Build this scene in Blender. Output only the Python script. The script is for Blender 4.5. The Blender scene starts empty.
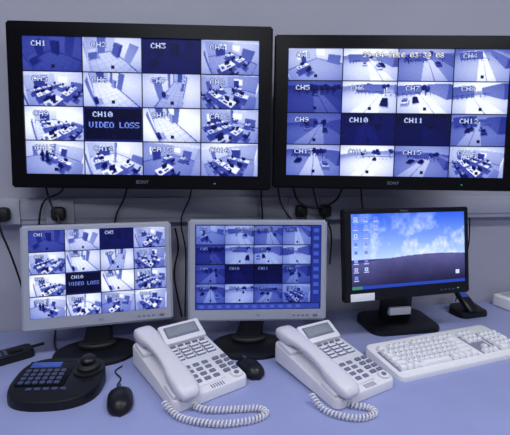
import bpy, bmesh, numpy as np, random
from math import *
from mathutils import Matrix, Vector
random.seed(7)
sc=bpy.context.scene
try:
    sc.view_settings.view_transform='Standard'; sc.view_settings.look='None'
except Exception as e: print(e)
DZ=0.75
# ---------------------------------------------------------------- materials
def s2l(c):
    return tuple(((v/12.92) if v<=.04045 else ((v+.055)/1.055)**2.4) for v in c)
def rgb(r,g,b): return s2l((r/255,g/255,b/255))+(1,)
def mat(name,col,rough=.5,metal=0,noise=0,nscale=40,bump=0,bscale=300,spec=.5,coat=0,emit=None,es=0):
    m=bpy.data.materials.new(name); m.use_nodes=True
    nt=m.node_tree; b=nt.nodes['Principled BSDF']
    b.inputs['Roughness'].default_value=rough; b.inputs['Metallic'].default_value=metal
    b.inputs['Specular IOR Level'].default_value=spec
    b.inputs['Coat Weight'].default_value=coat
    b.inputs['Base Color'].default_value=col
    tc=nt.nodes.new('ShaderNodeTexCoord')
    if noise:
        n=nt.nodes.new('ShaderNodeTexNoise'); n.inputs['Scale'].default_value=nscale; n.inputs['Detail'].default_value=6
        nt.links.new(tc.outputs['Object'],n.inputs['Vector'])
        r=nt.nodes.new('ShaderNodeValToRGB')
        r.color_ramp.elements[0].position=.3; r.color_ramp.elements[1].position=.7
        r.color_ramp.elements[0].color=tuple(c*(1-noise) for c in col[:3])+(1,)
        r.color_ramp.elements[1].color=tuple(min(1,c*(1+noise)) for c in col[:3])+(1,)
        nt.links.new(n.outputs['Fac'],r.inputs['Fac']); nt.links.new(r.outputs['Color'],b.inputs['Base Color'])
    if bump:
        n=nt.nodes.new('ShaderNodeTexNoise'); n.inputs['Scale'].default_value=bscale
        nt.links.new(tc.outputs['Object'],n.inputs['Vector'])
        bp=nt.nodes.new('ShaderNodeBump'); bp.inputs['Strength'].default_value=bump; bp.inputs['Distance'].default_value=.001
        nt.links.new(n.outputs['Fac'],bp.inputs['Height']); nt.links.new(bp.outputs['Normal'],b.inputs['Normal'])
    if emit:
        b.inputs['Emission Color'].default_value=emit; b.inputs['Emission Strength'].default_value=es
    return m
M={}
M['wall']=mat('painted_wall',rgb(166,167,182),.75,noise=.04,nscale=3,bump=.25,bscale=250)
M['ceil']=mat('ceiling_tile',rgb(215,215,220),.9,noise=.03)
M['floor']=mat('carpet_floor',rgb(70,74,90),.95,noise=.2,nscale=120)
M['desk']=mat('desk_laminate',rgb(148,156,202),.42,noise=.035,nscale=9,bump=.05,bscale=500)
M['deskleg']=mat('desk_side',rgb(90,92,110),.6)
M['trunk']=mat('trunking_plastic',rgb(168,170,184),.5,noise=.02)
M['gloss']=mat('gloss_black',rgb(7,7,12),.3,noise=.05,spec=.18)
M['black']=mat('black_plastic',rgb(16,17,25),.38,noise=.05,bump=.1,spec=.35)
M['matt']=mat('matt_black',rgb(12,12,18),.6,noise=.1)
M['silver']=mat('silver_plastic',rgb(168,172,188),.42,noise=.02,metal=.15)
M['white']=mat('white_plastic',rgb(232,231,234),.4,noise=.015)
M['cream']=mat('phone_plastic',rgb(226,225,232),.42,noise=.015)
M['hands']=mat('handset_plastic',rgb(218,217,226),.38,noise=.015)
M['keyw']=mat('keycap_white',rgb(240,240,244),.45,noise=.01)
M['gap']=mat('keyboard_well',rgb(128,130,152),.6,noise=.02)
M['keyg']=mat('key_grey',rgb(112,116,140),.5,noise=.02)
M['lcdg']=mat('phone_lcd',rgb(140,148,156),.2,noise=.05,coat=.5)
M['lcdb']=mat('blue_lcd',rgb(40,60,120),.15,emit=rgb(70,100,200),es=.25)
M['keyb']=mat('controller_key',rgb(60,70,102),.45,noise=.05)
M['paper']=mat('paper_label',rgb(232,234,242),.7,noise=.03)
M['red']=mat('indicator_red',rgb(190,50,40),.4)
M['green']=mat('indicator_green',rgb(60,200,90),.4,emit=rgb(60,255,110),es=.3)
M['cable']=mat('black_cable',rgb(14,14,20),.5)
M['coilw']=mat('coiled_cord',rgb(222,221,228),.45)
M['diff']=mat('light_diffuser',rgb(240,240,245),.5,emit=(1,1,1,1),es=1.5)
def screenmat(name,es):
    m=bpy.data.materials.new(name); m.use_nodes=True; nt=m.node_tree; b=nt.nodes['Principled BSDF']
    a=nt.nodes.new('ShaderNodeAttribute'); a.attribute_name='pix'
    b.inputs['Base Color'].default_value=(.002,.002,.004,1); b.inputs['Roughness'].default_value=.4
    b.inputs['Specular IOR Level'].default_value=.15
    nt.links.new(a.outputs['Color'],b.inputs['Emission Color']); b.inputs['Emission Strength'].default_value=es
    return m
M['scr']=screenmat('lcd_screen',1.15)
# ---------------------------------------------------------------- mesh helpers
def empty(name,loc=(0,0,0),yaw=0):
    o=bpy.data.objects.new(name,None); sc.collection.objects.link(o)
    o.location=loc; o.rotation_euler=(0,0,yaw); o.empty_display_size=.05; return o
def add(name,me,m,parent=None,mx=None,smooth=True):
    o=bpy.data.objects.new(name,me); sc.collection.objects.link(o)
    if m: me.materials.append(M[m] if isinstance(m,str) else m)
    if parent: o.parent=parent
    if mx is not None: o.matrix_local=mx
    if smooth:
        for p in me.polygons: p.use_smooth=True
        try: me.set_sharp_from_angle(angle=radians(35))
        except Exception: pass
    return o
def T(x=0,y=0,z=0): return Matrix.Translation((x,y,z))
def RX(a): return Matrix.Rotation(a,4,'X')
def RY(a): return Matrix.Rotation(a,4,'Y')
def RZ(a): return Matrix.Rotation(a,4,'Z')
def tome(bm,name='m'):
    bmesh.ops.recalc_face_normals(bm,faces=bm.faces[:])
    me=bpy.data.meshes.new(name); bm.to_mesh(me); bm.free(); return me
def bm_box(bm,cx,cy,cz,w,d,h,bev=0,seg=2,taper=0):
    t=bmesh.new(); bmesh.ops.create_cube(t,size=1)
    for v in t.verts:
        k=1-taper if v.co.z>0 else 1
        v.co=Vector((v.co.x*w*k,v.co.y*d*k,v.co.z*h))
    if bev: bmesh.ops.bevel(t,geom=t.edges[:],offset=bev,segments=seg,affect='EDGES',profile=.5)
    for v in t.verts: v.co+=Vector((cx,cy,cz))
    me=bpy.data.meshes.new('t'); t.to_mesh(me); t.free(); bm.from_mesh(me); bpy.data.meshes.remove(me)
def box(name,m,parent,c,s,bev=.003,mx=None,taper=0,seg=2):
    bm=bmesh.new(); bm_box(bm,*c,*s,bev,seg,taper)
    return add(name,tome(bm,name),m,parent,mx)
def boxes(name,m,parent,lst,bev=.001,mx=None,taper=0,seg=1):
    bm=bmesh.new()
    for c in lst: bm_box(bm,*c,bev,seg,taper)
    return add(name,tome(bm,name),m,parent,mx)
def loft(name,m,parent,secs,mx=None,cap=True):
    bm=bmesh.new(); rings=[[bm.verts.new(p) for p in s] for s in secs]
    for a,b in zip(rings,rings[1:]):
        n=len(a)
        for i in range(n): bm.faces.new((a[i],a[(i+1)%n],b[(i+1)%n],b[i]))
    if cap: bm.faces.new(rings[0][::-1]); bm.faces.new(rings[-1])
    return add(name,tome(bm,name),m,parent,mx)
def outline(w,d,r,n=6,e=None):
    pts=[]
    for cx,cy,a0 in ((w/2-r,d/2-r,0),(-w/2+r,d/2-r,90),(-w/2+r,-d/2+r,180),(w/2-r,-d/2+r,270)):
        for i in range(n+1):
            a=radians(a0+90*i/n); pts.append((cx+r*cos(a),cy+r*sin(a)))
    return pts
def slab(name,m,parent,pts,zf_bot,zf_top,edge=.003,mx=None):
    """outline polygon with top/bottom heights given as functions, softened rim"""
    cx=sum(p[0] for p in pts)/len(pts); cy=sum(p[1] for p in pts)/len(pts)
    def ring(ins,zf,dz):
        out=[]
        for x,y in pts:
            L=hypot(x-cx,y-cy); k=(L-ins)/L
            X=cx+(x-cx)*k; Y=cy+(y-cy)*k; out.append((X,Y,zf(X,Y)+dz))
        return out
    secs=[ring(0,zf_bot,0),ring(0,zf_top,-edge),ring(edge*.3,zf_top,-edge*.3),ring(edge,zf_top,0)]
    return loft(name,m,parent,secs,mx)
def disc(name,m,parent,c,r,h,mx=None,top=1.0,seg=40,sy=1.0):
    secs=[]
    for k,z in ((1,0),(1,h*.6),(1-(1-top)*.5-.01,h*.9),(top-.02,h)):
        secs.append([(c[0]+r*k*cos(2*pi*i/seg),c[1]+r*sy*k*sin(2*pi*i/seg),c[2]+z) for i in range(seg)])
    return loft(name,m,parent,secs,mx)
def cyl(name,m,parent,c,r,h,mx=None,seg=24):
    secs=[[(c[0]+r*cos(2*pi*i/seg),c[1]+r*sin(2*pi*i/seg),c[2]+z) for i in range(seg)] for z in (0,h)]
    return loft(name,m,parent,secs,mx)
def catmull(P,n=12):
    P=[Vector(p) for p in P]; Q=[P[0]]+P+[P[-1]]; out=[]
    for i in range(1,len(Q)-2):
        a,b,c,d=Q[i-1],Q[i],Q[i+1],Q[i+2]
        for k in range(n):
            t=k/n; out.append(.5*((2*b)+(c-a)*t+(2*a-5*b+4*c-d)*t*t+(3*b-a-3*c+d)*t**3))
    out.append(P[-1]); return out
def tube(name,m,pts,r,parent=None,smooth=True,n=10,res=4):
    cu=bpy.data.curves.new(name,'CURVE'); cu.dimensions='3D'; cu.bevel_depth=r; cu.bevel_resolution=res
    q=catmull(pts,n) if smooth else [Vector(p) for p in pts]
    s=cu.splines.new('POLY'); s.points.add(len(q)-1)
    for p,v in zip(s.points,q): p.co=(*v,1)
    cu.use_fill_caps=True
    cu.materials.append(M[m]); o=bpy.data.objects.new(name,cu); sc.collection.objects.link(o)
    if parent: o.parent=parent
    return o
def coil(name,m,pts,R,r,pitch,parent=None):
    q=catmull(pts,30); out=[]; s=0
    L=[0]
    for a,b in zip(q,q[1:]): L.append(L[-1]+(b-a).length)
    tot=L[-1]; N=int(tot/pitch*12); j=0
    for i in range(N):
        d=tot*i/(N-1)
        while j<len(L)-2 and L[j+1]<d: j+=1
        u=(d-L[j])/max(1e-9,L[j+1]-L[j]); c=q[j].lerp(q[j+1],min(1,u)); t=(q[j+1]-q[j]).normalized()
        n=t.cross(Vector((0,0,1))).normalized(); b=n.cross(t)
        a=2*pi*d/pitch; out.append(c+n*R*cos(a)+b*R*sin(a))
    return tube(name,m,out,r,parent,smooth=False,res=2)
def text(name,s,size,m,parent,mx,ext=.0002):
    cu=bpy.data.curves.new(name,'FONT'); cu.body=s; cu.size=size; cu.extrude=ext; cu.align_x='CENTER'; cu.align_y='CENTER'
    cu.materials.append(M[m]); o=bpy.data.objects.new(name,cu); sc.collection.objects.link(o); o.parent=parent; o.matrix_local=mx; return o
# ---------------------------------------------------------------- camera feeds shown on the screens (per-vertex colours)
F={'0':'0E11131519110E','1':'040C040404040E','2':'0E11010204081F','3':'1F02040201110E','4':'02060A121F0202','5':'1F101E0101110E','6':'0608101E11110E','7':'1F010204080808','8':'0E11110E11110E','9':'0E11110F01020C','C':'0E11101010110E','H':'1111111F111111','V':'11111111110A04','I':'0E04040404040E','D':'1C12111111121C','E':'1F10101E10101F','O':'0E11111111110E','L':'1010101010101F','S':'0F10100E01011E','-':'0000001F000000',':':'00040000040000',' ':'00000000000000'}
def glyph(ch):
    h=F[ch]; return np.array([[(int(h[2*r:2*r+2],16)>>(4-c))&1 for c in range(5)] for r in range(7)])
def tint(v):
    v=np.clip(v,0,1)**.82
    return np.stack([.01+.91*v**1.75,.02+.92*v**1.55,.10+.90*v**.66],-1)
CW,CH=104,60
def txt(img,s,x,y,cw,chh,col=(1,1,1),shadow=True):
    for (ox,oy,cc) in (((1,1,(.04,.04,.2)),(-1,0,(.04,.04,.2)),(0,-1,(.04,.04,.2))) if shadow else ())+((0,0,col),):
        for k,ch in enumerate(s):
            g=glyph(ch)
            for py in range(int(chh)):
                for px in range(int(cw)):
                    fx=int(px/cw*6); fy=int(py/chh*7)
                    if fx<5 and g[min(fy,6),fx]:
                        X=int(x+k*cw)+px+ox; Y=int(y)+py+oy
                        if 0<=Y<img.shape[0] and 0<=X<img.shape[1]: img[Y,X]=cc
def rays(cam,look,fov,roll=0):
    cam=np.array(cam,float); f=np.array(look,float)-cam; f/=np.linalg.norm(f)
    r=np.cross(f,(0,0,1)); r/=np.linalg.norm(r); u=np.cross(r,f)
    if roll: r,u=r*cos(roll)+u*sin(roll),u*cos(roll)-r*sin(roll)
    X,Y=np.meshgrid((np.arange(CW)+.5)/CW*2-1,1-(np.arange(CH)+.5)/CH*2)
    k=tan(fov/2); rr=X*X+Y*Y*.35
    X=X*(1+.12*rr); Y=Y*(1+.12*rr)
    d=f+X[...,None]*k*r+Y[...,None]*k*CH/CW*u
    return d/np.linalg.norm(d,axis=-1,keepdims=True)
def march(cam,d,room,bxs,sph=(),decal=(),fl=.6,wl=.85,outdoor=False,sky=.9,tile=0):
    """tiny ray caster: room/ground plus shaded boxes and spheres"""
    inv=1/np.where(abs(d)<1e-6,1e-6,d)
    if outdoor:
        t=np.where(d[...,2]<-1e-3,-cam[2]*inv[...,2],1e6); P=cam+d*np.minimum(t,400)[...,None]
        val=np.where(t<300,fl*(1-np.clip(t/160,0,.35)),sky); isfl=t<300
    else:
        W,D,Hh=room; tx=np.where(d[...,0]>0,(W-cam[0])*inv[...,0],(0-cam[0])*inv[...,0]); ty=np.where(d[...,1]>0,(D-cam[1])*inv[...,1],-cam[1]*inv[...,1]); tz=np.where(d[...,2]>0,(Hh-cam[2])*inv[...,2],-cam[2]*inv[...,2])
        t=np.minimum(np.minimum(tx,ty),tz); P=cam+d*t[...,None]; isfl=(tz<=t+1e-6)&(d[...,2]<0)
        val=np.where(isfl,fl,np.where(tz<=t+1e-6,.93,np.where(tx<=t+1e-6,wl,wl*.88)))
        wallm=~isfl&(tz>t+1e-6); val=np.where(wallm&(P[...,2]<.12),.35,val); val=np.where(wallm,val*(.82+.18*np.clip(P[...,2]/Hh,0,1)),val)
        ce=~isfl&~wallm; val=np.where(ce&(np.mod(P[...,0],2)<.6)&(np.mod(P[...,1],1.8)<.9),1.15,val)
    if tile: val=np.where(isfl&((np.mod(P[...,0],tile)<.05)|(np.mod(P[...,1],tile)<.05)),val*.85,val)
    for (x0,y0,z0,x1,y1,z1,v) in decal:
        m=(P[...,0]>=x0-.01)&(P[...,0]<=x1+.01)&(P[...,1]>=y0-.01)&(P[...,1]<=y1+.01)&(P[...,2]>=z0-.01)&(P[...,2]<=z1+.01); val=np.where(m,v,val)
    for b in bxs:
        m=isfl&(P[...,0]>b[0]-.18)&(P[...,0]<b[3]+.35)&(P[...,1]>b[1]-.18)&(P[...,1]<b[4]+.35); val=np.where(m&(b[2]<1),np.maximum(val*.78,fl*.45),val)
    for b in bxs:
        lo=(np.array(b[:3])-cam)*inv; hi=(np.array(b[3:6])-cam)*inv
        a=np.minimum(lo,hi); c=np.maximum(lo,hi); tn=a.max(-1); tf=c.min(-1); hit=(tn<tf)&(tn>0.05)&(tn<t)
        ax=a.argmax(-1); sh=np.where(ax==2,1.0,np.where(ax==0,.72,.52)); val=np.where(hit,b[6]*sh,val); t=np.where(hit,tn,t)
    for (x,y,z,r,v) in sph:
        oc=cam-np.array((x,y,z)); B=(d*oc).sum(-1); C=(oc*oc).sum()-r*r; q=B*B-C; ts=-B-np.sqrt(np.maximum(q,0)); hit=(q>0)&(ts>0)&(ts<t)
        N=(cam+d*ts[...,None]-np.array((x,y,z)))/r; val=np.where(hit,v*(.6+.6*np.clip(N[...,2]*.7+N[...,0]*.4,-.4,1)),val); t=np.where(hit,ts,t)
    return val
def desk(x,y,r,flip=False,v=.98):
    o=[]; w,dp=(1.5,.75) if not flip else (.75,1.5)
    o.append((x,y,.70,x+w,y+dp,.76,v)); o.append((x,y,0,x+.06,y+dp,.7,.5)); o.append((x+w-.06,y,0,x+w,y+dp,.7,.5)); o.append((x,y+dp-.05,.1,x+w,y+dp,.7,.55))
    mx_,my_=x+w*.5,y+dp*.6
    o.append((mx_-.24,my_-.06,.82,mx_+.24,my_+.04,1.2,.10)); o.append((mx_-.05,my_-.05,.76,mx_+.05,my_+.05,.85,.15)); o.append((mx_-.22,my_-.35,.76,mx_+.22,my_-.2,.79,.3))
    o.append((x+.1,y+.15,.76,x+.35,y+.45,.8,r.uniform(.3,.8)))
    cx,cy=mx_+r.uniform(-.2,.2),y-.55
    o.append((cx-.25,cy-.25,.42,cx+.25,cy+.25,.52,.10)); o.append((cx-.22,cy-.3,.52,cx+.22,cy-.22,1.0,.12)); o.append((cx-.05,cy-.05,0,cx+.05,cy+.05,.42,.1))
    return o
def person(x,y):
    return [(x-.22,y-.14,.8,x+.22,y+.14,1.48,.07),(x-.18,y-.12,0,x-.02,y+.12,.85,.06),(x+.03,y-.12,0,x+.19,y+.12,.85,.06)],[(x,y,1.63,.14,.15)]
def shoot(c,look,fov,roll,*a,**k):
    c=np.array(c,float); return march(c,rays(c,look,fov,roll),*a,**k)
def office(seed,exp=1.0,ppl=0,few=False):
    r=random.Random(seed); W,D,Hh=r.uniform(6,9),r.uniform(6,9),2.8; b=[]
    y=1.6
    while y<D-1.2:
        x=r.uniform(.4,1.2)
        while x<W-1.7:
            if r.random()<(.35 if few else .85): b+=desk(x,y,r,v=r.uniform(.9,1.1))
            x+=r.uniform(1.7,2.3)
        y+=r.uniform(1.7,2.2)
    b+=[(W-.5,1,0,W,3,r.uniform(1,2),.6),(r.uniform(1,3),D-.45,0,r.uniform(3.2,4.5),D,1.9,.5)]
    b+=[(W*.5-.1,D*.5,0,W*.5+.15,D*.5+.25,2.8,.8)] if r.random()<.4 else []
    s=[]
    for i in range(ppl):
        pb,ps=person(W*.36+i*.8,D*.33+i*.3); b+=pb; s+=ps
    dec=[(0,2,0,0,2.9,2.1,.45),(W-.001,4,.9,W,6.5,2.2,1.2),(2,D-.001,1,4,D,2.2,1.1)]
    c=r.choice([(.25,.25,2.65),(W-.25,.25,2.65)])
    return shoot(c,(W*.5,D*.55,.5),radians(r.uniform(74,92)),r.uniform(-.12,.12),(W,D,Hh),b,s,dec,fl=r.uniform(.58,.82),wl=r.uniform(.85,1.0),tile=r.choice([0,.6]))*exp
def hall(seed,exp=1.0,W=2.4,D=9,side=1):
    r=random.Random(seed); dec=[]
    for k in range(3):
        y=1.8+k*2.4; dec+=[(0,y,0,.001,y+.95,2.1,.5),(W-.001,y+.8,0,W,y+1.75,2.1,.45)]
    dec+=[(W*.3,D-.001,0,W*.75,D,2.1,.35)]
    b=[(W-.35,D*.55,0,W,D*.55+.6,1.1,.8),(.0,D*.3,0,.3,D*.3+.3,.6,.2)]
    return shoot((W*(.12 if side>0 else .88),.15,2.6),(W*(.65 if side>0 else .35),D*.42,.4),radians(82),r.uniform(-.1,.1),(W,D,2.8),b,(),dec,fl=r.uniform(.7,.9),wl=r.uniform(.9,1),tile=.6)*exp
def yard(seed,exp=1.0,trees=8,sky=.95,ground=.7,cars=3,wallb=True,low=1.0):
    r=random.Random(seed); b=[]; s=[]
    if wallb: b.append((-14,22,0,r.uniform(-2,6),26,r.uniform(3,7),.85)); b.append((9,10,0,13,34,r.uniform(3,6),.7))
    for i in range(14): b.append((-12+i*2,19,0,-11.85+i*2,19.15,1.6,.3))
    b.append((-12,19,1.5,16,19.1,1.65,.35))
    for i in range(trees):
        x,y=r.uniform(-13,12),r.uniform(17,30); z=r.uniform(2,4); b.append((x-.15,y-.15,0,x+.15,y+.15,z,.12))
        for k in range(3): s.append((x+r.uniform(-1,1),y+r.uniform(-1,1),z+r.uniform(0,1.2),r.uniform(.7,1.5),r.uniform(.12,.4)))
    for i in range(cars):
        x,y=r.uniform(-7,5),r.uniform(7,16); v=r.choice([.1,.35,1.0]); b.append((x,y,.25,x+1.8,y+4,.85,v)); b.append((x+.2,y+.9,.85,x+1.6,y+3,1.35,v*.5))
    dec=[(-1.6,0,0,3.4,60,0,min(1,ground+.2)),(.85,0,0,1.0,60,0,ground-.3)]
    return shoot((r.uniform(-5,5),-1,5*low),(r.uniform(-2,3),12,.9),radians(r.uniform(60,80)),r.uniform(-.08,.08),None,b,s,dec,fl=ground,outdoor=True,sky=sky)*exp
def finish(c,seed):
    rg=np.random.RandomState(seed); c=np.clip(c,0,1.1)
    Y,X=np.mgrid[-1:1:CH*1j,-1:1:CW*1j]; c=c*(1.04-.14*(X*X+Y*Y))+rg.normal(0,.018,c.shape)
    p=np.pad(c,1,mode='edge'); b=(p[1:-1,1:-1]+p[:-2,1:-1]+p[2:,1:-1]+p[1:-1,:-2]+p[1:-1,2:])/5
    return c*.7+b*.3
blank=np.full((CH,CW),.008); blank[:3]=.2; blank[-3:]=.2; blank[:,:2]=.2; blank[:,-2:]=.2
def small_room(seed,exp,wl=.95):
    r=random.Random(seed); W,D=3.6,4.2
    dec=[(1.2,D-.001,0,2.2,D,2.1,.45),(W-.001,1,0,W,1.9,2.1,.6),(0,2,.9,.001,3.2,2,.7)]
    b=[(.1,D-.8,0,.9,D-.1,.8,.8),(W-.5,D-1.6,0,W,D-.5,1.6,.5)]
    return shoot((.2,.2,2.6),(W*.6,D*.6,.7),radians(80),r.uniform(-.2,.2),(W,D,2.8),b,(),dec,fl=.78,wl=wl,tile=.6)*exp
A=[small_room(1,.45),small_room(2,1.1),small_room(3,.10),office(31,1.05),office(12,1.1),hall(6,1.1,3.2,7),hall(7,1.05,2.2,8,-1),office(45,.95),
   office(8,1.2),blank,hall(11,1.2,2.6,6),office(77,1.0),office(5,1.15,ppl=2,few=True),office(18,1.25,few=True),office(15,1.05,few=True),office(63,1.15)]
B=[office(90,1.2,few=True),yard(3,1.15,5,1.0,.88,5),yard(4,.88,2,.9,.78,1),yard(16,1.05,0,.95,.85,0,low=1.6),
   yard(9,.52,18,.85,.65,2),yard(10,1.15,2,1.0,.92,1),yard(11,1.2,5,1.0,.88,2),yard(12,1.1,1,1.0,.95,0,low=.6),
   yard(14,.66,6,.75,.75,2,low=.7),yard(21,.16,6,.2,.6,2),yard(23,.09,3,.1,.6,1),yard(25,.78,4,.85,.75,4),
   yard(28,.88,8,.95,.75,2),yard(29,1.15,5,1.0,.94,1,wallb=False),yard(30,.85,3,.85,.75,3),office(33,1.05)]
def wallimg(cells,seed):
    img=np.zeros((4*CH,4*CW,3))
    for i,c in enumerate(cells):
        r,q=divmod(i,4); t=tint(finish(c,seed+i)); t[:1]=.01; t[-1:]=.01; t[:,:1]=.01; t[:,-1:]=.01
        img[r*CH:(r+1)*CH,q*CW:(q+1)*CW]=t
        if not(i in (1,2) and seed>50):
            txt(img,'CH%d'%(i+1),q*CW+16,r*CH+8,9,9,(.74,.80,1))
            img[r*CH+CH-12:r*CH+CH-6,q*CW+CW//2-2:q*CW+CW//2+4]=(.05,.05,.25)
    return img
IA=wallimg(A,10); txt(IA,'VIDEO LOSS',CW+9,2*CH+26,9,10,(.45,.55,.95))
IB=wallimg(B,60); txt(IB,'29-04-2010 03:39:08',int(1.36*CW),7,8,9,(.95,.95,1))
def down(img,w,h):
    ys=(np.arange(h)+.5)/h*img.shape[0]-.5; xs=(np.arange(w)+.5)/w*img.shape[1]-.5
    y0=np.clip(ys.astype(int),0,img.shape[0]-2); x0=np.clip(xs.astype(int),0,img.shape[1]-2)
    fy=(ys-y0)[:,None,None]; fx=(xs-x0)[None,:,None]
    g=lambda a,b: img[np.ix_(a,b)]
    return g(y0,x0)*(1-fy)*(1-fx)+g(y0+1,x0)*fy*(1-fx)+g(y0,x0+1)*(1-fy)*fx+g(y0+1,x0+1)*fy*fx
I1=down(IA,300,180)
I2=np.zeros((176,288,3)); I2[:]=(.08,.12,.42)
I2[2:162,2:264]=down(IB,262,160)*np.array([.62,.68,.86])
I2[164:174,4:284]=(.18,.25,.62); I2[2:162,266:286]=(.12,.18,.52)
for k in range(9): I2[8+k*16:16+k*16,270:282]=(.24,.32,.72)
for k in range(12): I2[166:172,10+k*20:20+k*20]=(.28,.34,.7)
w,h=288,180; yy,xx=np.mgrid[0:h,0:w]; u=xx/w; v=yy/h
sky=np.stack([.20+.85*v,.38+.72*v,.90+.15*v],-1)
rg=np.random.RandomState(3); cl=np.zeros((h,w))
for s,a in ((6,.5),(12,.3),(28,.2),(60,.12)):
    n=rg.rand(s//2+2,s+2,1); cl+=a*down(np.repeat(n,1,2),w,h)[:,:,0]
cm=np.clip((cl-.50)*3.6,0,1)*np.clip(1.3-abs(v-.40)*2.6,0,1)
sky=sky*(1-cm[...,None])+np.array([.93,.95,1])*cm[...,None]
hill=.62-.07*np.sin((u-.1)*2.6); far=.60
I3=np.clip(sky,0,1)
k=v>far; I3[k]=(.22,.24,.48)
k=v>hill+.02; g=np.clip((v-hill)*2.2,0,1)[...,None]; gr=np.array([.36,.36,.58])*(1-g)+np.array([.10,.09,.22])*g
gr=gr*(.85+.3*cl[...,None]); I3[k]=gr[k]
I3[172:]=(.16,.26,.68); I3[172:,:26]=(.25,.50,.45)
for cx_ in range(3):
    for r_ in range((8,7,3)[cx_]):
        x=8+cx_*24; y=8+r_*20; q=random.Random(cx_*9+r_); z_=q.uniform(.5,1)
        I3[y:y+8,x:x+8]=(z_*.8,z_*.88,1); I3[y+2:y+6,x+2:x+6]=(q.uniform(.2,.6),q.uniform(.3,.6),.7); I3[y+10:y+12,x-2:x+10]=(.75,.8,1)
I3[148:158,262:272]=(.8,.85,.95)
def display(name,img,w,h,parent,mx):
    H_,W_=img.shape[:2]
    X,Z=np.meshgrid(np.linspace(-w/2,w/2,W_),np.linspace(h/2,-h/2,H_))
    co=np.stack([X,np.zeros_like(X),Z],-1).reshape(-1,3)
    i=np.arange(H_*W_).reshape(H_,W_)
    f=np.stack([i[:-1,:-1],i[1:,:-1],i[1:,1:],i[:-1,1:]],-1).reshape(-1,4)
    me=bpy.data.meshes.new(name); me.vertices.add(len(co)); me.vertices.foreach_set('co',co.ravel().astype('f'))
    me.loops.add(f.size); me.loops.foreach_set('vertex_index',f.ravel().astype('i'))
    me.polygons.add(len(f)); me.polygons.foreach_set('loop_start',np.arange(0,f.size,4).astype('i'))
    me.update(calc_edges=True)
    c=np.clip(img,0,1); c=np.where(c<=.04045,c/12.92,((c+.055)/1.055)**2.4)
    a=me.color_attributes.new('pix','FLOAT_COLOR','POINT')
    a.data.foreach_set('color',np.concatenate([c.reshape(-1,3),np.ones((H_*W_,1))],1).ravel().astype('f'))
    return add(name,me,'scr',parent,mx,smooth=False)
def frame(name,m,parent,w,h,t,l,r,tp,b,mx,rec=.006,bev=.004,lip=None):
    """flat-panel bezel: outer box with recessed opening; front face at y=0, body to +y"""
    bm=bmesh.new()
    o=[(-w/2,h/2),(w/2,h/2),(w/2,-h/2),(-w/2,-h/2)]
    i=[(-w/2+l,h/2-tp),(w/2-r,h/2-tp),(w/2-r,-h/2+b),(-w/2+l,-h/2+b)]
    OF=[bm.verts.new((x,0,z)) for x,z in o]; OB=[bm.verts.new((x,t,z)) for x,z in o]
    IF=[bm.verts.new((x,0,z)) for x,z in i]; IB_=[bm.verts.new((x,rec,z)) for x,z in i]
    for k in range(4):
        j=(k+1)%4
        bm.faces.new((OF[k],OF[j],IF[j],IF[k])); bm.faces.new((IF[k],IF[j],IB_[j],IB_[k])); bm.faces.new((OF[k],OB[k],OB[j],OF[j]))
    bm.faces.new(OB); bm.faces.new(IB_)
    ed=[e for e in bm.edges if all(v_ in OF+OB for v_ in e.verts)]
    bmesh.ops.bevel(bm,geom=ed,offset=bev,segments=3,affect='EDGES')
    return add(name,tome(bm,name),m,parent,mx)
# ---------------------------------------------------------------- room
WY=.05
def room_box(name,m,c,s):
    bm=bmesh.new(); bm_box(bm,*c,*s); return add(name,tome(bm,name),m,None,None,smooth=False)
room_box('wall_back','wall',(.3,WY+.05,1.35),(5.2,.1,2.7))
room_box('wall_left','wall',(-2.35,-1.7,1.35),(.1,3.6,2.7))
room_box('wall_right','wall',(2.95,-1.7,1.35),(.1,3.6,2.7))
room_box('wall_front','wall',(.3,-3.55,1.35),(5.2,.1,2.7))
room_box('floor','floor',(.3,-1.7,-.05),(5.4,3.7,.1))
room_box('ceiling','ceil',(.3,-1.7,2.75),(5.4,3.7,.1))
for i,(x,y) in enumerate(((-.5,-1.1),(1.3,-1.1),(-.5,-2.5),(1.3,-2.5))):
    e=empty('ceiling_light',(x,y,2.70))
    frame('housing','white',e,1.2,.3,.03,.02,.02,.02,.02,T(0,0,-.03)@RX(pi/2),rec=.004,bev=.002)
    box('diffuser','diff',e,(0,0,-.028),(1.155,.255,.004),0)
    L=bpy.data.lights.new('tube_glow','AREA'); L.shape='RECTANGLE'; L.size=1.15; L.size_y=.25
    L.energy=(17 if y>-1.5 else 14.5); L.color=(.91,.94,1.0)
    o=bpy.data.objects.new('tube_glow',L); sc.collection.objects.link(o); o.parent=e; o.location=(0,0,-.036)
# trunking with sockets
tr=empty('cable_trunking',(0,WY,1.155))
box('channel','trunk',tr,(.3,-.016,0),(4.7,.032,.085),.003)
box('lid_ridge','trunk',tr,(.3,-.034,0),(4.7,.004,.05),.001)
for k,x in enumerate((-.52,-.36,.44,.56)):
    box('socket_plate_%d'%k,'trunk',tr,(x,-.038,0),(.085,.008,.08),.003)
for k,x in enumerate((-.52,-.36,.44,.53)):
    box('plug_%d'%k,'matt',tr,(x,-.06,-.005),(.042,.036,.045),.012)
# ---------------------------------------------------------------- desk
dk=empty('control_desk',(0,0,0))
box('desktop','desk',dk,(.45,-.38,DZ-.0175),(3.3,.85,.035),.004)
for k,x in enumerate((-1.15,.45,2.05)): box('panel_%d'%k,'deskleg',dk,(x,-.36,(DZ-.035)/2),(.03,.75,DZ-.035),.002)
box('modesty_panel','deskleg',dk,(.45,-.02,.45),(3.2,.02,.5),.002)
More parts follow.
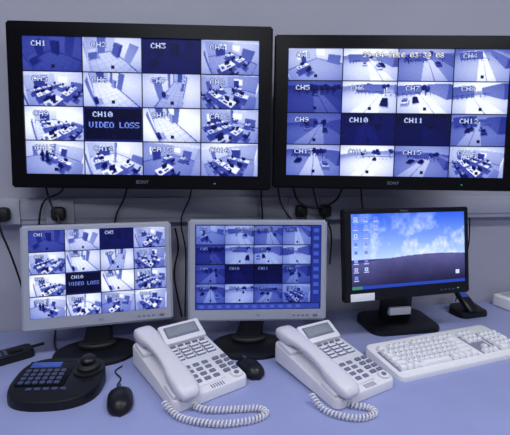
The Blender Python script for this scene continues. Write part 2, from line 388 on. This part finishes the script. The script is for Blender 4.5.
# ---------------------------------------------------------------- televisions
def tv(x,y,z,yaw,tilt,img,logo):
    w,h=.768,.477
    e=empty('wall_mounted_television',(x,y,z)); e.rotation_euler=(-tilt,0,yaw)
    frame('bezel','gloss',e,w,h,.045,.044,.040,.041,.041,T(),rec=.005,bev=.005)
    display('display',img,w-.084,h-.082,e,T(.002,.0045,0))
    box('rear_housing','matt',e,(0,.056,-.01),(w*.8,.03,h*.72),.01)
    text('logo',logo,.014,'keyg',e,T(0,-.0005,-h/2+.02)@RX(pi/2))
    box('power_lamp','green',e,(w*.28,-.0005,-h/2+.018),(.005,.002,.002),.0005)
    d=WY-y
    box('bracket_plate','matt',e,(0,.074,0),(.2,.008,.2),.002)
    box('bracket_arm','matt',e,(0,.074+(d-.078)/2,.0),(.05,max(.01,d-.074),.05),.002)
    return e
t1=tv(-.092,-.110,1.475,-.168,.05,IA,'SONY')
t2=tv(.684,-.183,1.478,-.231,.054,IB,'SONY')
# ---------------------------------------------------------------- monitors
def monitor_hp(name,x,y,z,yaw,tilt,w,h,img,bx,by,byaw):
    e=empty(name,(bx,by,DZ),byaw)
    Wm=T(x,y,z)@RZ(yaw)@RX(-tilt); L=(T(bx,by,DZ)@RZ(byaw)).inverted()@Wm
    l,r,tp,b=.021,.018,.015,.036
    frame('bezel','silver',e,w,h,.022,l,r,tp,b,L,rec=.003,bev=.006)
    display('display',img,w-l-r,h-tp-b,e,L@T((l-r)/2,.0028,(b-tp)/2))
    box('rear_shell','matt',e,(0,.036,0),(w*.9,.034,h*.84),.012,L)
    box('rear_hump','matt',e,(0,.058,-.03),(w*.45,.025,h*.5),.01,L)
    text('logo','hp',.013,'keyg',e,L@T(0,-.0005,-h/2+.02)@RX(pi/2))
    box('power_button','keyg',e,(w/2-.035,-.001,-h/2+.018),(.014,.003,.007),.001,L)
    boxes('menu_buttons','keyg',e,[(w/2-.06-k*.014,-.0005,-h/2+.018,.008,.002,.004) for k in range(4)],.0005,L)
    p=L@Vector((0,.055,-h*.30))
    secs=[]
    for k in range(9):
        t=k/8; yy_=.035*(1-t)+p.y*t; zz=.012+(p.z-.012)*t; ww=.045-.008*sin(pi*t); dd=.016
        secs.append([(p.x*t+a*ww,yy_+b_*dd,zz) for a,b_ in ((-1,-.6),(-.8,-1),(.8,-1),(1,-.6),(1,.6),(.8,1),(-.8,1),(-1,.6))])
    loft('neck','black',e,secs)
    pts=[(0.120*cos(a)*(abs(cos(a))**-.15 if abs(cos(a))>.01 else 1),.088*sin(a)) for a in [2*pi*i/56 for i in range(56)]]
    slab('base','black',e,pts,lambda X,Y:0,lambda X,Y:.010+.008*max(0,1-(X/.11)**2-(Y/.09)**2),.006)
    disc('base_collar','matt',e,(0,.03,.014),.055,.012,sy=.6,top=.85)
    return e
monitor_hp('computer_monitor',-.220,-.140,.984,.095,.159,.42,.304,I1,-.235,-.165,.05)
monitor_hp('computer_monitor',.249,-.190,.990,-.127,.098,.428,.314,I2,.222,-.20,-.1)
def monitor_black(x,y,z,yaw,tilt,w,h,img,bx,by,byaw):
    e=empty('computer_monitor',(bx,by,DZ),byaw)
    Wm=T(x,y,z)@RZ(yaw)@RX(-tilt); L=(T(bx,by,DZ)@RZ(byaw)).inverted()@Wm
    l,r,tp,b=.026,.016,.016,.038
    frame('bezel','black',e,w,h,.025,l,r,tp,b,L,rec=.004,bev=.004)
    display('display',img,w-l-r,h-tp-b,e,L@T((l-r)/2,.0037,(b-tp)/2))
    box('rear_shell','matt',e,(0,.04,0),(w*.92,.04,h*.86),.012,L)
    text('logo','lenovo',.011,'keyg',e,L@T(-.02,-.0005,h/2-.008)@RX(pi/2))
    box('asset_sticker','paper',e,(-w/2+.062,-.0006,-h/2+.014),(.085,.0012,.024),.0003,L)
    box('status_lamp','green',e,(w/2-.05,-.0005,-h/2+.018),(.006,.002,.003),.0005,L)
    boxes('menu_buttons','keyb',e,[(w/2-.07-k*.016,-.0005,-h/2+.016,.009,.002,.004) for k in range(4)],.0005,L)
    p=L@Vector((0,.06,-h*.2))
    secs=[]
    for k in range(9):
        t=k/8; yy_=.02*(1-t)+p.y*t; zz=.012+(p.z-.012)*t; ww=.058-.004*t; dd=.018
        secs.append([(p.x*t+a*ww,yy_+b_*dd,zz) for a,b_ in ((-1,-.6),(-.8,-1),(.8,-1),(1,-.6),(1,.6),(.8,1),(-.8,1),(-1,.6))])
    loft('neck','black',e,secs)
    box('label','paper',e,(-.005,-.014,.060),(.080,.022,.026),.0006)
    pts=outline(.26,.17,.04,8)
    slab('base','black',e,pts,lambda X,Y:0,lambda X,Y:.014+.014*max(0,(Y+.095)/.19),.008)
    return e
monitor_black(.752,-.204,1.034,.084,.134,.478,.293,I3,.775,-.12,.0)
# ---------------------------------------------------------------- telephones
def section(cx,y,hw,z0,z1,n=20,p=3.2):
    out=[]
    for i in range(n):
        a=2*pi*i/n; c_,s_=cos(a),sin(a)
        out.append((cx+hw*abs(c_)**(2/p)*(1 if c_>=0 else -1),y,(z0+z1)/2+(z1-z0)/2*abs(s_)**(2/p)*(1 if s_>=0 else -1)))
    return out
def phone(x,y,yaw,k=1.0):
    e=empty('desk_telephone',(x,y,DZ),yaw); e.scale=(k,k,k)
    D=.25; W_=.19; RI=.036
    zt=lambda X,Y: .024+(Y+D/2)/D*RI
    pts=outline(W_,D,.016,6)
    slab('body','cream',e,pts,lambda X,Y:.002+max(0,(Y)/D*.02),zt,.006)
    box('rear_foot','cream',e,(0,.085,.014),(.16,.05,.028),.004)
    sl=atan(RI/D)
    S=T(0,-D/2,.024)@RX(sl)   # plane coords: x, distance from front, height
    box('cradle_rear','cream',e,(-.064,.205,.004),(.058,.055,.014),.005,S)
    box('cradle_front','cream',e,(-.064,.035,.003),(.058,.05,.012),.005,S)
    secs=[]
    for t,hw,zb,zt_ in ((-.016,.012,.012,.022),(-.012,.020,.006,.030),(0,.025,.003,.037),(.03,.0265,.003,.041),(.055,.0255,.008,.043),(.075,.022,.018,.044),(.10,.020,.023,.046),(.13,.0195,.025,.047),(.16,.020,.023,.046),(.185,.022,.018,.045),(.205,.0255,.008,.045),(.23,.0265,.004,.044),(.252,.025,.004,.041),(.262,.020,.008,.034),(.266,.012,.014,.026)):
        secs.append(section(-.064,t,hw,zb+.002,zt_-.002))
    loft('handset','hands',e,secs,S)
    box('handset_gap','keyg',e,(-.0325,.12,.0004),(.003,.20,.001),0,S)
    Dp=S@T(.03,.222,.006)@RX(radians(20))
    box('display_hood','cream',e,(0,0,.004),(.118,.062,.026),.006,Dp)
    box('display_bezel','keyg',e,(-.002,.002,.0175),(.092,.036,.002),.001,Dp)
    box('display_glass','lcdg',e,(-.002,.003,.0188),(.082,.026,.001),.0003,Dp)
    boxes('soft_keys','keyg',e,[(-.012+i*.021,.184,.0015,.014,.006,.005) for i in range(5)],.0008,S)
    boxes('line_keys','keyg',e,[(-.018+c_*.029,.170-r_*.0135,.0012,.025,.0095,.004) for c_ in range(4) for r_ in range(4)],.001,S)
    boxes('line_labels','paper',e,[(-.018+c_*.029,.1705-r_*.0135,.0034,.020,.006,.0008) for c_ in range(4) for r_ in range(4)],0,S)
    boxes('line_lamps','red',e,[(-.018+1*.029+.009,.170-.0135,.0042,.003,.003,.001)],0,S)
    box('dial_panel','cream',e,(.005,.062,.001),(.078,.082,.003),.002,S)
    boxes('dial_keys','keyg',e,[(-.019+c_*.0235,.092-r_*.0185,.003,.0165,.0115,.006) for c_ in range(3) for r_ in range(4)],.0015,S,taper=.12)
    boxes('function_keys','keyg',e,[(.060,.095-r_*.0175,.002,.016,.010,.005) for r_ in range(4)]+[(.082,.095-r_*.0175,.002,.014,.010,.005) for r_ in range(4)],.001,S)
    cyl('navigator','white',e,(.072,.020,.0),.013,.006,S)
    cyl('navigator_centre','keyg',e,(.072,.020,.005),.006,.003,S)
    boxes('speaker_slots','keyg',e,[(.0+i*.006,.010,.0005,.002,.012,.001) for i in range(6)],0,S)
    return e
ph1=phone(.028,-.335,.445,1.10)
ph2=phone(.412,-.398,.345,1.07)
z=DZ+.0085
cc=empty('coiled_handset_cord',(0,0,0))
coil('coil','coilw',[(-.03,-.485,z+.012),(.0,-.522,z),(.045,-.550,z),(.10,-.566,z),(.16,-.564,z),(.195,-.547,z),(.185,-.526,z),(.14,-.520,z),(.09,-.515,z),(.055,-.505,z),(.035,-.485,z)],.0060,.0022,.0085,cc)
cc=empty('coiled_handset_cord',(0,0,0))
coil('coil','coilw',[(.315,-.515,z+.012),(.33,-.555,z),(.36,-.585,z),(.40,-.60,z),(.44,-.590,z),(.437,-.568,z),(.41,-.556,z),(.39,-.54,z)],.0060,.0022,.0085,cc)
# ---------------------------------------------------------------- keyboard
kb=empty('computer_keyboard',(.804,-.350,DZ),.165)
KW,KD=.485,.165
pts=[]
for (X,Y) in outline(KW,KD,.018,6): pts.append((X,Y-.012*(1-(X/(KW/2))**2)*(1 if Y<0 else 0)))
kz=lambda X,Y:.014+(Y+KD/2)/KD*.016
slab('case','white',kb,pts,lambda X,Y:0.0,kz,.005)
ks=atan(.016/KD); KS=T(0,-KD/2,.014)@RX(ks)
u_=.0188
box('key_well_main','gap',kb,(-.083,.072,.0005),(.292,.098,.002),.001,KS)
box('key_well_nav','gap',kb,(.112,.072,.0005),(.062,.098,.002),.001,KS)
box('key_well_pad','gap',kb,(.191,.072,.0005),(.080,.098,.002),.001,KS)
keys=[]
def row(x0,r,ws,fn=False):
    x=x0
    for w_ in ws:
        if w_>0: keys.append((x+w_*u_/2,.030+r*.0188,.006,w_*u_-.0025,.0163,.011))
        x+=abs(w_)*u_
x0=-.083-.141
row(x0,0,[1.25,1.25,1.25,6.25,1.25,1.25,1.25,1.25]); row(x0,1,[2.25]+[1]*10+[2.75]); row(x0,2,[1.75]+[1]*11+[2.25]); row(x0,3,[1.5]+[1]*12+[1.5]); row(x0,4,[1]*13+[2])
row(x0,5.15,[1,-1,1,1,1,1,-.5,1,1,1,1,-.5,1,1,1,1])
xn=.112-.0282
row(xn,0,[1,1,1]); row(xn,1,[-1,1]); row(xn,3,[1,1,1]); row(xn,4,[1,1,1]); row(xn,5.15,[1,1,1])
xp=.191-.0376
row(xp,0,[2,1]); row(xp,1,[1,1,1]); row(xp,2,[1,1,1]); row(xp,3,[1,1,1]); row(xp,4,[1,1,1,1])
keys.append((xp+3.5*u_,.030+.5*.0188,.006,u_-.003,.0346,.011)); keys.append((xp+3.5*u_,.030+2.5*.0188,.006,u_-.003,.0346,.011))
boxes('keycaps','keyw',kb,keys,.0015,KS,taper=.2,seg=2)
boxes('legends','keyg',kb,[(a-.002,b+.002,.0117,.004,.005,.0004) for a,b,_,w_,_,_ in keys if w_<.02],0,KS)
boxes('status_lamps','green',kb,[(.175+i*.016,.140,.0005,.004,.002,.001) for i in range(3)],0,KS)
# ---------------------------------------------------------------- CCTV controller
ct=empty('cctv_control_keyboard',(-.292,-.352,DZ),-.12)
pts=[]
for i in range(64):
    a=2*pi*i/64; c_,s_=cos(a),sin(a); p_=3.2 if s_>0 else 2.5
    pts.append((.108*abs(c_)**(2/p_)*(1 if c_>=0 else -1),.088*abs(s_)**(2/p_)*(1 if s_>=0 else -1)))
cz=lambda X,Y:.022+(Y+.088)/.176*.024
slab('body','black',ct,pts,lambda X,Y:0,cz,.010)
CS=T(0,-.088,.022)@RX(atan(.024/.176))
box('control_panel','gloss',ct,(-.032,.105,.0008),(.115,.095,.002),.002,CS)
box('display_window','lcdb',ct,(-.045,.138,.002),(.075,.022,.002),.001,CS)
boxes('keypad','keyb',ct,[(-.078+c_*.017,.112-r_*.015,.003,.0125,.0095,.006) for c_ in range(6) for r_ in range(4)],.001,CS)
boxes('preset_keys','keyb',ct,[(-.05+c_*.020,.046,.001,.014,.008,.005) for c_ in range(5)],.001,CS)
cyl('joystick_plate','matt',ct,(.066,.122,0),.038,.005,CS,seg=40)
disc('joystick_boot','matt',ct,(.066,.122,.004),.028,.016,CS,top=.5)
disc('joystick_shaft','black',ct,(.066,.122,.014),.010,.014,CS,top=.9)
disc('joystick_knob','black',ct,(.066,.122,.022),.019,.014,CS,top=.6)
tube('lead','cable',[(-.29,-.27,DZ+.012),(-.30,-.20,DZ+.005),(-.36,-.12,DZ+.005),(-.40,.03,DZ+.005)],.0028,None).name='controller_cable'
# ---------------------------------------------------------------- mice
def mouse(x,y,yaw,k=1):
    e=empty('computer_mouse',(x,y,DZ),yaw)
    secs=[]; n=24
    for t in [i/14 for i in range(15)]:
        Y=-.052+.104*t; wd=.0295*(1-abs(2*t-1)**3.2)**.5+.0006; hh=.034*(1-abs(2*(t*.92+.02)-.82)**2.2/1.6)*(1-abs(2*t-1)**5)**.5+.001
        s=[]
        for i in range(n):
            a=2*pi*i/n; s.append((wd*cos(a),Y,max(0.0005,.008+hh*.8*sin(a)) if sin(a)>0 else .008+.0075*sin(a)))
        secs.append(s)
    loft('shell','black',e,secs)
    box('scroll_wheel','keyb',e,(0,.030,.0285),(.006,.018,.010),.003)
    box('button_seam','matt',e,(0,.006,.0352),(.042,.0012,.001),.0003)
    return e
mouse(-.133,-.440,.12)
tube('mouse_cable','cable',[(-.139,-.388,DZ+.012),(-.150,-.36,DZ+.004),(-.145,-.33,DZ+.004),(-.165,-.29,DZ+.004),(-.15,-.262,DZ+.0035)],.0018)
mouse(.196,-.348,.35)
# ---------------------------------------------------------------- small items
rd=empty('handheld_radio',(-.475,-.165,DZ),.55)
slab('body','black',rd,outline(.13,.058,.012,5),lambda X,Y:0,lambda X,Y:.024,.006)
box('display','gloss',rd,(.02,0,.0245),(.035,.038,.002),.0008)
boxes('keys','keyb',rd,[(-.045+i*.013,-.014+j*.014,.0245,.009,.009,.003) for i in range(4) for j in range(3)],.001)
tube('antenna','matt',[(.06,.015,.014),(.085,.015,.014),(.10,.015,.014)],.0045,rd)
cp=empty('cordless_phone_charger',(1.105,-.070,DZ),.1)
slab('cradle','black',cp,outline(.13,.085,.025,6),lambda X,Y:0,lambda X,Y:.022+.012*max(0,Y/.04),.008)
secs=[section(0,t,hw,z0,z1) for t,hw,z0,z1 in ((-.05,.018,-.008,.008),(-.04,.024,-.011,.012),(0,.025,-.011,.013),(.04,.0235,-.010,.012),(.05,.017,-.007,.008))]
loft('handset','black',cp,secs,T(-.015,.0,.052)@RX(radians(35)))
box('handset_display','lcdb',cp,(0,.022,.0125),(.03,.022,.001),.0004,T(-.015,.0,.052)@RX(radians(35)))
nb=empty('network_router',(1.365,-.035,DZ),.15)
slab('case','white',nb,outline(.16,.11,.014,5),lambda X,Y:.003,lambda X,Y:.045,.006)
boxes('vents','gap',nb,[(-.05+i*.012,.02,.0452,.005,.05,.001) for i in range(8)],0)
boxes('feet','gap',nb,[(a,b,.0015,.015,.015,.003) for a in (-.06,.06) for b in (-.04,.04)],0)
# ---------------------------------------------------------------- cables on the wall
def cab(name,pts,r=.003): tube(name,'cable',pts,r)
cab('power_cable',[(-.52,-.03,1.15),(-.52,-.035,1.11),(-.50,-.02,1.02),(-.49,.02,.9),(-.48,.03,.76)])
cab('power_cable',[(-.36,-.03,1.15),(-.345,-.04,1.11),(-.34,-.02,1.05),(-.33,.0,.95)])
cab('power_cable',[(-.33,0,1.27),(-.35,-.01,1.22),(-.40,-.01,1.19),(-.42,-.005,1.12),(-.43,.0,1.0),(-.43,.02,.78)])
cab('power_cable',[(-.40,0,1.27),(-.385,-.02,1.21),(-.37,-.03,1.17),(-.36,-.03,1.155)])
cab('power_cable',[(-.14,0,1.28),(-.16,-.01,1.20),(-.19,-.005,1.13),(-.20,-.0,1.0)])
cab('power_cable',[(.06,.01,1.27),(.05,-.005,1.20),(.02,-.005,1.12),(.035,.02,1.0),(.03,.03,.77)],.0025)
cab('power_cable',[(.30,0,1.28),(.295,-.005,1.20),(.30,-.005,1.12),(.29,.0,1.0),(.28,.0,.85)])
cab('power_cable',[(-.0,.03,1.09),(.01,.035,1.02),(-.005,.035,.92),(.02,.03,.77)])
cab('power_cable',[(.44,-.03,1.15),(.46,-.05,1.10),(.50,-.04,1.09),(.53,-.03,1.14)],.0035)
cab('power_cable',[(.40,-.01,1.27),(.42,-.03,1.19),(.48,-.04,1.165),(.56,-.03,1.19),(.60,-.02,1.27)],.0035)
cab('power_cable',[(.47,-.01,1.27),(.50,-.03,1.15),(.55,-.02,1.08),(.56,0,.95)],.003)
cab('power_cable',[(.35,-.01,1.27),(.36,-.03,1.18),(.42,-.03,1.10),(.50,-.02,1.03),(.53,0,.90)],.003)
cab('power_cable',[(.66,-.01,1.27),(.67,-.01,1.18),(.69,-.0,1.1)],.003)
cab('power_cable',[(1.16,.03,1.11),(1.17,.035,1.0),(1.15,.035,.88),(1.12,.02,.765)],.0025)
# ---------------------------------------------------------------- world + camera
wd_=bpy.data.worlds.new('World'); sc.world=wd_; wd_.use_nodes=True
wd_.node_tree.nodes['Background'].inputs['Color'].default_value=(.5,.55,.7,1)
wd_.node_tree.nodes['Background'].inputs['Strength'].default_value=.1
cd=bpy.data.cameras.new('camera'); co=bpy.data.objects.new('camera',cd); sc.collection.objects.link(co)
co.matrix_world=T(0,-1.36,1.324)@RZ(-.1994)@RX(pi/2-.1402)@RZ(.0138)
cd.sensor_width=36; cd.lens=400.4/510*36; cd.clip_start=.02
sc.camera=co
